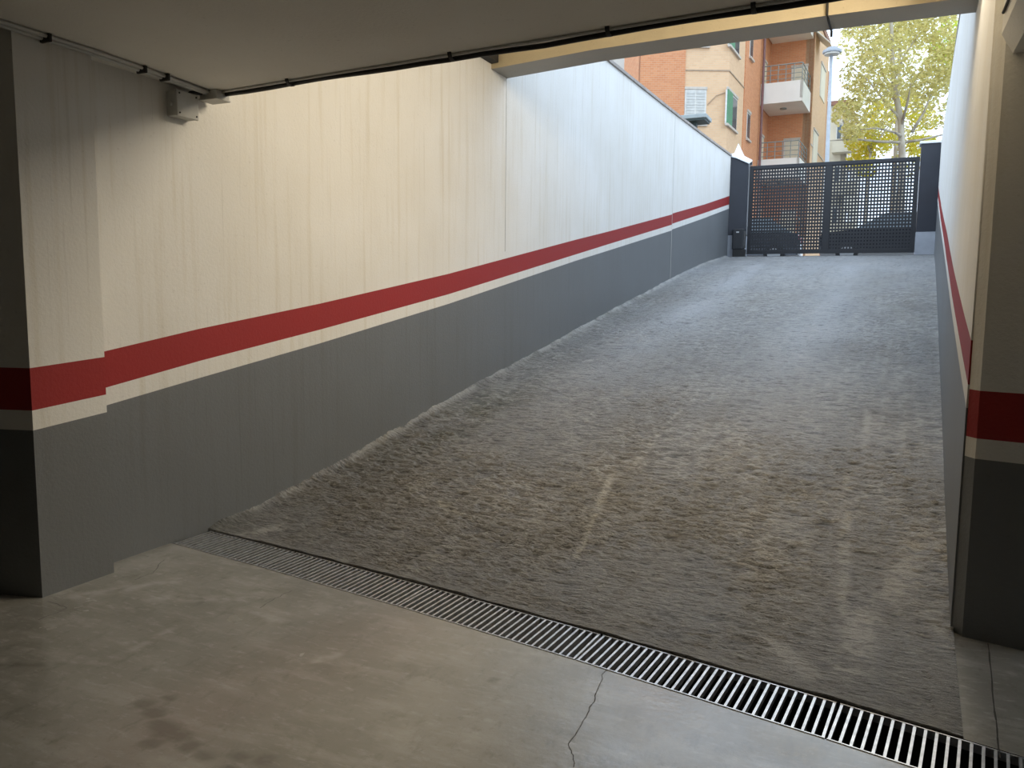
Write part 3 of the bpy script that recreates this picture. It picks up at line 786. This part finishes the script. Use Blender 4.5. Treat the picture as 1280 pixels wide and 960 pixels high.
def window(face, s0, s1, z0, z1, root, style, o=0.0):
    if s1 < s0: s0, s1 = s1, s0
    w = child(face.slab(s0, s1, z0, z1, o-0.05, o+0.02), 'window', M['fwhite'], root)
    t = 0.07
    def sub(mb, nm, mt_):
        loc = np.array(root.location); mb.v = [(x-loc[0], y-loc[1], z-loc[2]) for x, y, z in mb.v]
        return mb.build(nm, mt_, w)
    mid_ = (s0+s1)/2
    if style == 'shutter':
        for a, b_ in ((s0+t, mid_-t/2), (mid_+t/2, s1-t)):
            n_ = 11; h = (z1-z0-2*t)/n_
            mb = MB()
            for k in range(n_):
                q_ = face.slab(a, b_, z0+t+h*k+0.006, z0+t+h*(k+1)-0.006, o+0.02, o+0.045); base = len(mb.v)
                mb.v += q_.v; mb.f += [tuple(i+base for i in f) for f in q_.f]; mb.mi += q_.mi
            sub(mb, 'roller_shutter', M['slat'])
    elif style == 'green':
        sub(face.slab(s0, s0+(s1-s0)*0.45, z0, z1, o+0.02, o+0.07), 'shutter_leaf', M['green'])
        sub(face.slab(s0+(s1-s0)*0.5, s1-t, z0+t, z1-t, o+0.02, o+0.03), 'pane', M['glass'])
    elif style == 'blind':
        sub(face.slab(s0+t, s1-t, z0, z1-t, o+0.02, o+0.035), 'blind', M['plank'])
    else:
        sub(face.slab(s0+t, s1-t, z0+t, z1-t, o+0.02, o+0.03), 'pane', M['glass'])
    if style != 'blind':
        sub(face.slab(s0-.06, s1+.06, z0-.09, z0, o-0.02, o+0.10), 'sill', M['sill'])
    sub(face.slab(s0-.02, s1+.02, z1, z1+.10, o-0.02, o+0.06), 'lintel', M['sill'])
    return w
F1 = Face(Bp, d1, n1); F2 = Face(Bp, d2, npp)
sa, sb = F1.s_at(800, 100), F1.s_at(856, 100)
child(F1.slab(sa, sb, ZB, ZT, -0.4, 0.05), 'orange_wall', M['orange'], bld)
child(F1.slab(sb, 0.0, ZB, ZT, -0.4, 0.0), 'cream_wall', M['cream'], bld)
# side of the orange wall going back
child(Face(F1.P(sa), -n1, -d1).slab(0, 5, ZB, ZT, -0.3, 0.0), 'orange_wall', M['orange'], bld)
s_or, s_p = F2.s_at(929, 130), F2.s_at(949, 130)
s_s = F2.s_at(961, 160)
child(F2.slab(0, s_or, ZB, ZT, -0.4, 0.0), 'cream_wall', M['cream'], bld)
child(F2.slab(s_or, s_p, ZB, ZT, -0.4, 0.04), 'orange_wall', M['orange'], bld)
child(F2.slab(s_p, s_s, ZB, ZT, -0.4, -0.05), 'loggia_wall', M['orange'], bld)
Pp = F2.P(s_p); Sp = F2.P(s_s)
FB = Face(Pp, npp, -d2)        # plane of the balcony fronts
FL = Face(Sp, npp, -d2)        # back wall of the loggia
q_w = FB.s_at(1003.5, 110)
l_w = FL.s_at(1014, 150)
child(FL.slab(-0.05, l_w, ZB, ZT, -0.4, 0.0), 'loggia_wall', M['orange'], bld)
F3 = Face(FL.P(l_w), d2, npp)
s3e = F3.s_at(1033, 120)
child(F3.slab(0, s3e, ZB, ZT, -0.4, 0.03), 'cream_wall', M['cream'], bld)
F4 = Face(F3.P(s3e, -0.5), d2, npp)
child(F4.slab(0, 5.0, ZB, ZT, -0.4, 0.0), 'orange_wall', M['orange'], bld)
# string courses
zc1 = F1.z_at(880, 88); 
child(F1.slab(sb, 0.03, zc1-.025, zc1+.025, 0, 0.03), 'string_course', M['course'], bld)
child(F2.slab(0, s_or, zc1-.025, zc1+.025, 0, 0.03), 'string_course', M['course'], bld)
# windows
z0, z1 = F1.z_at(870, 155), F1.z_at(870, 112)
window(F1, F1.s_at(856), F1.s_at(883), z0, z1, bld, 'shutter')
window(F1, F1.s_at(856), F1.s_at(883), z0+3.1, z1+3.1, bld, 'shutter')
window(F1, F1.s_at(856), F1.s_at(883), z0-3.1, z1-3.1, bld, 'shutter')
z0, z1 = F2.z_at(914, 160), F2.z_at(914, 117)
for dz in (0, 3.1, -3.1):
    window(F2, F2.s_at(908.5), F2.s_at(921.5), z0+dz, z1+dz, bld, 'green')
z0, z1 = F2.z_at(936, 177), F2.z_at(936, 143)
hf = F2.z_at(949, 83)-F2.z_at(947, 181)
for dz in (0, hf, -hf):
    window(F2, F2.s_at(933.5), F2.s_at(937.5), z0+dz, z1+dz, bld, 'pane', 0.04)
# loose cable on the facade
q0, q1 = at_plane(884, 131, Bp, d1), at_plane(906, 116, Bp, d1)
mb = MB(); mb.tube([(*(q0[:2]+n1*.03), q0[2]), (*((q0+q1)[:2]/2+n1*.04), (q0[2]+q1[2])/2+.12), (*(q1[:2]+n1*.03), q1[2])], 0.018, 6); child(mb, 'facade_cable', M['course'], bld)
# downpipe
pd = F2.P(s_p-0.12, 0.16); mb = MB(); mb.tube([(*pd, ZB), (*pd, ZT)], 0.06, 8); child(mb, 'downpipe', M['downpipe'], bld)
# balconies
z_b = FB.z_at(952, 130.5); z_t = FB.z_at(952, 105); z_rail = FB.z_at(952, 83.5)
dep = s_s - s_p
for k in (-2, -1, 0, 1):
    dz = hf*k
    low = k <= -1
    child(FB.slab(0.0, q_w, z_b+dz, z_b+dz+.14, -dep, 0.0), 'balcony_floor', M['bwhite'], bld)
    child(FB.slab(0.0, q_w, z_b+dz+.14, z_t+dz, -0.12, 0.0), 'parapet', M['bwhite'], bld)
    child(Face(FB.P(q_w), d2, npp).slab(0, dep, z_b+dz+.14, z_t+dz, -0.12, 0.0), 'parapet', M['bwhite'], bld)
    # railing
    Fs = Face(FB.P(q_w), d2, npp)
    rail = None
    hh = [z_t+dz+(z_rail-z_t)*t_ for t_ in (0.18, 0.45, 0.72, 1.0)]
    for j, z in enumerate(hh):
        mb = MB(); a, b_ = FB.P(0.05, -.06), FB.P(q_w-.06, -.06); c_ = Fs.P(dep-0.02, -.06)
        mb.tube([(*a, z), (*b_, z)], 0.028 if j == 3 else 0.016, 6); mb.tube([(*b_, z), (*c_, z)], 0.028 if j == 3 else 0.016, 6)
        child(mb, 'railing_bar', M['rail'], bld)
    for t_ in (0.03, 0.22, 0.41, 0.6, 0.8, 1.0):
        p = FB.P(0.05+(q_w-.11)*t_, -.06); mb = MB(); mb.tube([(*p, z_t+dz), (*p, z_rail+dz)], 0.022, 6); child(mb, 'railing_post', M['rail'], bld)
    for t_ in (0.33, 0.66, 0.98):
        p = Fs.P((dep-.04)*t_, -.06); mb = MB(); mb.tube([(*p, z_t+dz), (*p, z_rail+dz)], 0.022, 6); child(mb, 'railing_post', M['rail'], bld)
    # ceiling lamp ring under the slab
    p = FB.P(q_w*0.47, -dep*0.45); mb = MB(); mb.tube([(*p, z_b+dz-.05), (*p, z_b+dz)], 0.16, 12); child(mb, 'ceiling_lamp', M['rail'], bld)
    # doors
    if k < 1:
        u0, u1 = (988.5, 1009) if k == 0 else (983, 1003)
        zz0 = z_b+dz+.14
        window(FL, FL.s_at(u0, 110), FL.s_at(u1, 110), zz0, zz0+2.15, bld, 'blind')
        window(F2, s_p+dep*0.25, s_p+dep*0.62, zz0, zz0+2.15, bld, 'blind', -0.05)
# awning on the upper balcony corner
z0 = F3.z_at(1020, 62); mb = MB()
a = F3.P(-0.3, 0.02); b_ = F3.P(1.6, 0.02); c_ = F3.P(1.6, 0.75); d_ = F3.P(-0.3, 0.75)
mb.hexa([(*a, z0+.72), (*b_, z0+.72), (*c_, z0), (*d_, z0), (*a, z0+.78), (*b_, z0+.78), (*c_, z0+.06), (*d_, z0+.06)])
child(mb, 'awning', M['bwhite'], bld)
for (u0, u1, v0, v1) in ((1024, 1030, 82, 126), (1018.5, 1024.5, 170, 212)):
    za, zb2 = F3.z_at((u0+u1)/2, v1), F3.z_at((u0+u1)/2, v0)
    window(F3, F3.s_at(u0, 110), F3.s_at(u1, 110), za, zb2, bld, 'blind', 0.03)
for zz in (zc1-4.6, zc1-1.5):
    child(F3.slab(0, s3e, zz-.04, zz+.04, 0.03, 0.06), 'string_course', M['sill'], bld)
# roof plate closing the block
rp = [F1.P(sa, .1), F1.P(0, .1), F2.P(s_p, .1), FB.P(q_w), F3.P(0, .1), F3.P(s3e, .1), F4.P(5, -.3), F4.P(5, -7), F1.P(sa, -7)]
mb = MB(); mb.prism([tuple(p) for p in rp], ZT, ZT+.3); child(mb, 'roof', M['roof'], bld)

# white building to the left
Wp = at_depth(812, 90, 44)[:2]
bw = empty('white_building', (*Wp, 2.6)); tag(bw, 'plain white building glimpsed left of the orange brick', 'building')
FW = Face(Wp, d1, n1)
child(FW.slab(-9, 0, ZB, 17, -5, 0), 'wall', M['bwhite'], bw)
for t_ in (-0.9, -2.2, -3.6):
    child(FW.slab(t_-.08, t_+.08, ZB, 17, 0, 0.06), 'pilaster', M['fwhite'], bw)
# beige building beyond
Gp = at_depth(1036, 120, 60)[:2]
bb = empty('beige_building', (*Gp, 2.6)); tag(bb, 'pale beige apartment block behind the street lamp and tree', 'building')
FG = Face(Gp, npp, -d2); wg = FG.s_at(1062, 120)
child(FG.slab(-3, wg, ZB, 16, -0.4, 0), 'wall', M['beige'], bb)
FH = Face(FG.P(wg), d2, npp)
child(FH.slab(0, 14, ZB, 16, -0.4, 0), 'wall', M['beige'], bb)
for k in range(3):
    z = 6.3+3.05*k
    child(FG.slab(wg*0.35, wg+0.9, z, z+.95, 0.0, 1.0), 'balcony', M['beige'], bb)
    window(FG, wg*0.45, wg*0.75, z+.95, z+2.2, bb, 'pane')
    for t_ in (2.0, 5.5, 9.0):
        window(FH, t_, t_+1.2, z+.8, z+2.1, bb, 'pane')
mb = MB(); mb.prism([tuple(FG.P(-3, .2)), tuple(FG.P(wg, .2)), tuple(FH.P(14, .2)), tuple(FH.P(14, -8)), tuple(FG.P(-3, -14))], 16, 16.3); child(mb, 'roof', M['roof'], bb)

# ------------------------------------------------------------------ street lamp
lp = at_depth(1037, 150, 30)
ltop = at_depth(1040, 66, 30)
sl = empty('street_lamp', (lp[0], lp[1], 2.61)); tag(sl, 'slim grey street lamp with flat head in front of the beige block', 'street lamp')
M['lampgrey'] = plain('lamp_grey', (0.42, 0.44, 0.46), 0.5)
mb = MB(); mb.tube([(lp[0], lp[1], 2.61), (lp[0], lp[1], 5), (ltop[0]-.02, ltop[1], ltop[2])], [0.10, 0.085, 0.055], 10); child(mb, 'pole', M['lampgrey'], sl, smooth=True)
mb = MB(); c = ltop
pts = []
for k in range(12):
    th = 2*math.pi*k/12
    pts.append((c[0]+.34*math.cos(th), c[1]+.34*math.sin(th)))
mb.prism(pts, c[2]-.02, c[2]+.10); child(mb, 'head', M['lampgrey'], sl, bevel=0.03)
mb = MB(); mb.prism([(c[0]+(x-c[0])*.8, c[1]+(y-c[1])*.8) for x, y in pts], c[2]-.07, c[2]-.02); child(mb, 'diffuser', M['bwhite'], sl)
mb = MB(); mb.prism([(c[0]+(x-c[0])*.6, c[1]+(y-c[1])*.6) for x, y in pts], c[2]+.10, c[2]+.18); child(mb, 'cover', M['lampgrey'], sl)

# ------------------------------------------------------------------ trees
mt, nt, b = nodes_of('bark'); 
v = coords(nt, (1, 1, 0.4)); link(nt, mix(nt, ramp(nt, noise(nt, v, 3, 5), .35, .65), (0.30, 0.24, 0.17), (0.50, 0.44, 0.34)), b.inputs['Base Color']); b.inputs['Roughness'].default_value = 0.9
M['bark'] = mt
def leafmat(name, ca, cb, cc):
    mt, nt, b = nodes_of(name)
    g_ = nt.nodes.new('ShaderNodeNewGeometry')
    r_ = nt.nodes.new('ShaderNodeValToRGB'); link(nt, g_.outputs['Random Per Island'], r_.inputs[0])
    r_.color_ramp.elements[0].color = (*ca, 1); r_.color_ramp.elements[1].color = (*cc, 1)
    e_ = r_.color_ramp.elements.new(0.5); e_.color = (*cb, 1)
    link(nt, r_.outputs[0], b.inputs['Base Color']); b.inputs['Roughness'].default_value = 0.6; b.inputs['Specular IOR Level'].default_value = 0.2
    tr = nt.nodes.new('ShaderNodeBsdfTranslucent'); link(nt, r_.outputs[0], tr.inputs['Color'])
    mx = nt.nodes.new('ShaderNodeMixShader'); mx.inputs[0].default_value = 0.55
    link(nt, b.outputs[0], mx.inputs[1]); link(nt, tr.outputs[0], mx.inputs[2])
    link(nt, mx.outputs[0], nt.nodes['Material Output'].inputs['Surface'])
    return mt
M['leaf_pale'] = leafmat('pale_leaves', (0.50, 0.44, 0.18), (0.66, 0.60, 0.22), (0.86, 0.76, 0.36))
M['leaf_green'] = leafmat('fresh_leaves', (0.42, 0.55, 0.08), (0.58, 0.66, 0.10), (0.74, 0.66, 0.12))
M['leaf_yellow'] = leafmat('yellow_leaves', (0.85, 0.68, 0.10), (0.78, 0.72, 0.12), (0.62, 0.62, 0.12))
def leaves(blobs, n, size, seed):
    rnd = random.Random(seed); mb = MB()
    tot = sum(w for *_, w in blobs)
    for (cx, cy, cz, r_, w) in blobs:
        for _ in range(int(n*w/tot)):
            while True:
                p = Vector((rnd.uniform(-1, 1), rnd.uniform(-1, 1), rnd.uniform(-1, 1)))
                if p.length < 1: break
            p = p*(p.length**-0.35 if p.length > 1e-3 else 1)
            c = Vector((cx, cy, cz)) + Vector((p.x*r_, p.y*r_, p.z*r_*0.8))
            s_ = size*rnd.uniform(0.6, 1.3)
            a = Vector((rnd.gauss(0, 1), rnd.gauss(0, 1), rnd.gauss(0, .6))).normalized()
            b_ = a.cross(Vector((rnd.gauss(0, 1), rnd.gauss(0, 1), rnd.gauss(0, 1)))).normalized()
            nn = a.cross(b_)*0.18*s_
            mb.quad(c-a*s_, c+b_*s_*.55+nn, c+a*s_, c-b_*s_*.55+nn)
    return mb
def tree(name, label, trunk, branches, blobs, n, size, lm, seed, tr=0.19):
    base = trunk[0]
    root = empty(name, base); tag(root, label, 'tree', 'trees beyond the gate')
    mb = MB(); mb.tube(trunk, [tr*(1-0.6*i/(len(trunk)-1)) for i in range(len(trunk))], 10); child(mb, 'trunk', M['bark'], root, smooth=True)
    for br_ in branches:
        mb = MB(); mb.tube(br_, [0.075*(1-0.75*i/(len(br_)-1)) for i in range(len(br_))], 7); child(mb, 'branch', M['bark'], root, smooth=True)
    o = child(leaves(blobs, n, size, seed), 'foliage', lm, root, recalc=False); o['kind'] = 'stuff'
    return root
D = 36.0
def tp(u, v, d=D): return tuple(at_depth(u, v, d))
b0 = at_depth(1130, 210, D)
trunk = [(b0[0]-.05, b0[1], 2.55), (b0[0], b0[1], 4.5), tp(1128, 205), tp(1127, 178), tp(1126, 150), tp(1119, 115), tp(1116, 85), tp(1115, 50), tp(1113, 10)]
brs = [[tp(1127, 178), tp(1100, 177, 35.5), tp(1070, 174, 35), tp(1035, 176, 34.5)], [tp(1127, 178), tp(1150, 175, 36), tp(1180, 168, 36.5), tp(1205, 160, 37)],
       [tp(1126, 160), tp(1135, 125, 35.5), tp(1140, 95, 35)], [tp(1126, 150), tp(1105, 125), tp(1085, 100, 36.5), tp(1065, 85, 37)],
       [tp(1119, 115), tp(1105, 95), tp(1090, 60, 35)], [tp(1117, 100), tp(1130, 70), tp(1150, 40, 36.5)], [tp(1140, 165), tp(1155, 140), tp(1165, 115)],
       [tp(1127, 170), tp(1118, 165, 35), tp(1095, 160, 34.5), tp(1075, 162, 34)]]
rnd = random.Random(3)
def blobset(n, ulo, uhi, vlo, vhi, dlo, dhi, rlo, rhi, seed):
    r_ = random.Random(seed); out = []
    for _ in range(n):
        d = r_.uniform(dlo, dhi); c = at_depth(r_.uniform(ulo, uhi), r_.uniform(vlo, vhi), d)
        rr_ = r_.uniform(rlo, rhi); out.append((c[0], c[1], c[2], rr_, rr_**2))
    return out
bl = blobset(40, 1062, 1190, -60, 150, 34, 38.5, 0.5, 1.1, 5) + blobset(8, 1045, 1075, 70, 190, 34, 36, 0.35, 0.6, 6)
tree('plane_tree', 'tall pale yellow-green tree with a forked trunk beyond the gate', trunk, brs, bl, 12000, 0.095, M['leaf_pale'], 7)
b1 = at_depth(1215, 205, 43)
tree('leafy_tree', 'fresh green tree at the right edge above the right gate post', [(b1[0], b1[1], 2.55), (b1[0]+.1, b1[1], 6), tp(1210, 120, 43), tp(1205, 60, 43)],
     [[tp(1210, 130, 43), tp(1190, 100, 42.5), tp(1178, 80, 42)], [tp(1210, 110, 43), tp(1195, 70, 43), tp(1180, 45, 43)]],
     blobset(14, 1182, 1245, 20, 130, 42.0, 44.5, 0.6, 1.2, 8), 5200, 0.10, M['leaf_green'], 9, 0.2)
b2 = at_depth(1085, 205, 42)
tree('young_tree', 'low yellow-leaved tree behind the trunk, just above the gate', [(b2[0], b2[1], 2.55), (b2[0], b2[1], 5.5), tp(1090, 165, 42)],
     [[tp(1088, 190, 42), tp(1105, 165, 42), tp(1118, 150, 42)], [tp(1088, 190, 42), tp(1075, 160, 42)]],
     blobset(14, 1070, 1165, 120, 215, 41, 44, 0.5, 0.9, 10), 4600, 0.10, M['leaf_yellow'], 11, 0.15)
b3 = at_depth(1120, 205, 47)
tree('background_tree', 'hazy pale tree filling the gaps behind the forked trunk', [(b3[0], b3[1], 2.55), (b3[0], b3[1], 7), tp(1125, 60, 47)],
     [[tp(1122, 130, 47), tp(1090, 90, 47)], [tp(1122, 130, 47), tp(1160, 80, 47)]],
     blobset(26, 1068, 1200, -10, 200, 47, 50, 0.7, 1.5, 12), 6500, 0.13, M['leaf_pale'], 13, 0.2)

# ------------------------------------------------------------------ parked cars seen through the gate
M['carpaint'] = plain('dark_car_paint', (0.02, 0.022, 0.026), 0.25, 0.3, 0.05)
M['carpaint2'] = plain('grey_car_paint', (0.05, 0.055, 0.065), 0.25, 0.3, 0.05)
M['tyre'] = plain('tyre_rubber', (0.015, 0.015, 0.015), 0.9)
M['hub'] = plain('wheel_alloy', (0.45, 0.46, 0.47), 0.35, 0.8)
M['redlamp'] = plain('tail_lamp_red', (0.35, 0.02, 0.02), 0.3)
def car(loc, rz, paint, label, hgt=1.48):
    root = empty('parked_car', loc); root.rotation_euler = (0, 0, rz); tag(root, label, 'car', 'parked cars beyond the gate')
    k = hgt/1.48
    prof = [(-2.1, .30), (-2.12, .62), (-2.05, .92), (-1.1, 1.00), (-.9, 1.02), (1.5, 1.02), (2.02, .98), (2.08, .60), (2.02, .30)]
    mb = MB(); n = len(prof)
    for w, sc_ in ((-.86, .97), (-.90, 1), (.90, 1), (.86, .97)):
        pass
    ws = [(-.82, .985), (-.90, 1.0), (.90, 1.0), (.82, .985)]
    for w, sc_ in ws: mb.v += [(x*sc_, w, z) for x, z in prof]
    for i in range(3):
        for j in range(n):
            j2 = (j+1) % n; mb.f.append((i*n+j, i*n+j2, (i+1)*n+j2, (i+1)*n+j)); mb.mi.append(0)
    mb.f.append(tuple(range(n))); mb.f.append(tuple(3*n+i for i in reversed(range(n)))); mb.mi += [0, 0]
    mb.build('body', paint, root, bevel=0.05, smooth=True)
    cab = [(-1.15, 1.0, .78), (-.35, 1.46*k, .60), (1.15, 1.48*k, .60), (1.85, 1.0, .76)]
    mb = MB(); mb.v = [(x, -w, z) for x, z, w in cab] + [(x, w, z) for x, z, w in cab]
    mb.f = [(0, 1, 2, 3), (7, 6, 5, 4), (0, 4, 5, 1), (1, 5, 6, 2), (2, 6, 7, 3), (3, 7, 4, 0)]; mb.mi = [0]*6
    mb.build('cabin', M['glass'], root, bevel=0.04)
    mb = MB(); mb.hexa([(-.38, -.60, 1.45*k), (1.18, -.60, 1.47*k), (1.18, .60, 1.47*k), (-.38, .60, 1.45*k), (-.30, -.54, 1.50*k), (1.10, -.54, 1.515*k), (1.10, .54, 1.515*k), (-.30, .54, 1.50*k)])
    mb.build('roof', paint, root, bevel=0.02)
    for xw in (-1.32, 1.32):
        for sgn in (-1, 1):
            mb = MB(); mb.tube([(xw, sgn*.70, .32), (xw, sgn*.91, .32)], .32, 20); wo = mb.build('wheel', M['tyre'], root)
            mb = MB(); mb.tube([(xw, sgn*.90, .32), (xw, sgn*.925, .32)], .2, 14); mb.build('hub', M['hub'], wo)
    for sgn in (-1, 1):
        mb = MB(); mb.box(2.0, 2.09, sgn*.62-.16, sgn*.62+.16, .72, .92); mb.build('tail_lamp', M['redlamp'], root, bevel=.01)
        mb = MB(); mb.box(-2.13, -2.0, sgn*.62-.18, sgn*.62+.18, .66, .82); mb.build('headlamp', M['label'], root, bevel=.01)
    return root
car((0.2, 27.2, 2.61), 0.05, M['carpaint'], 'dark car parked behind the right half of the perforated gate')
car((-4.6, 27.8, 2.61), 0.03, M['carpaint2'], 'grey car parked behind the left half of the perforated gate')
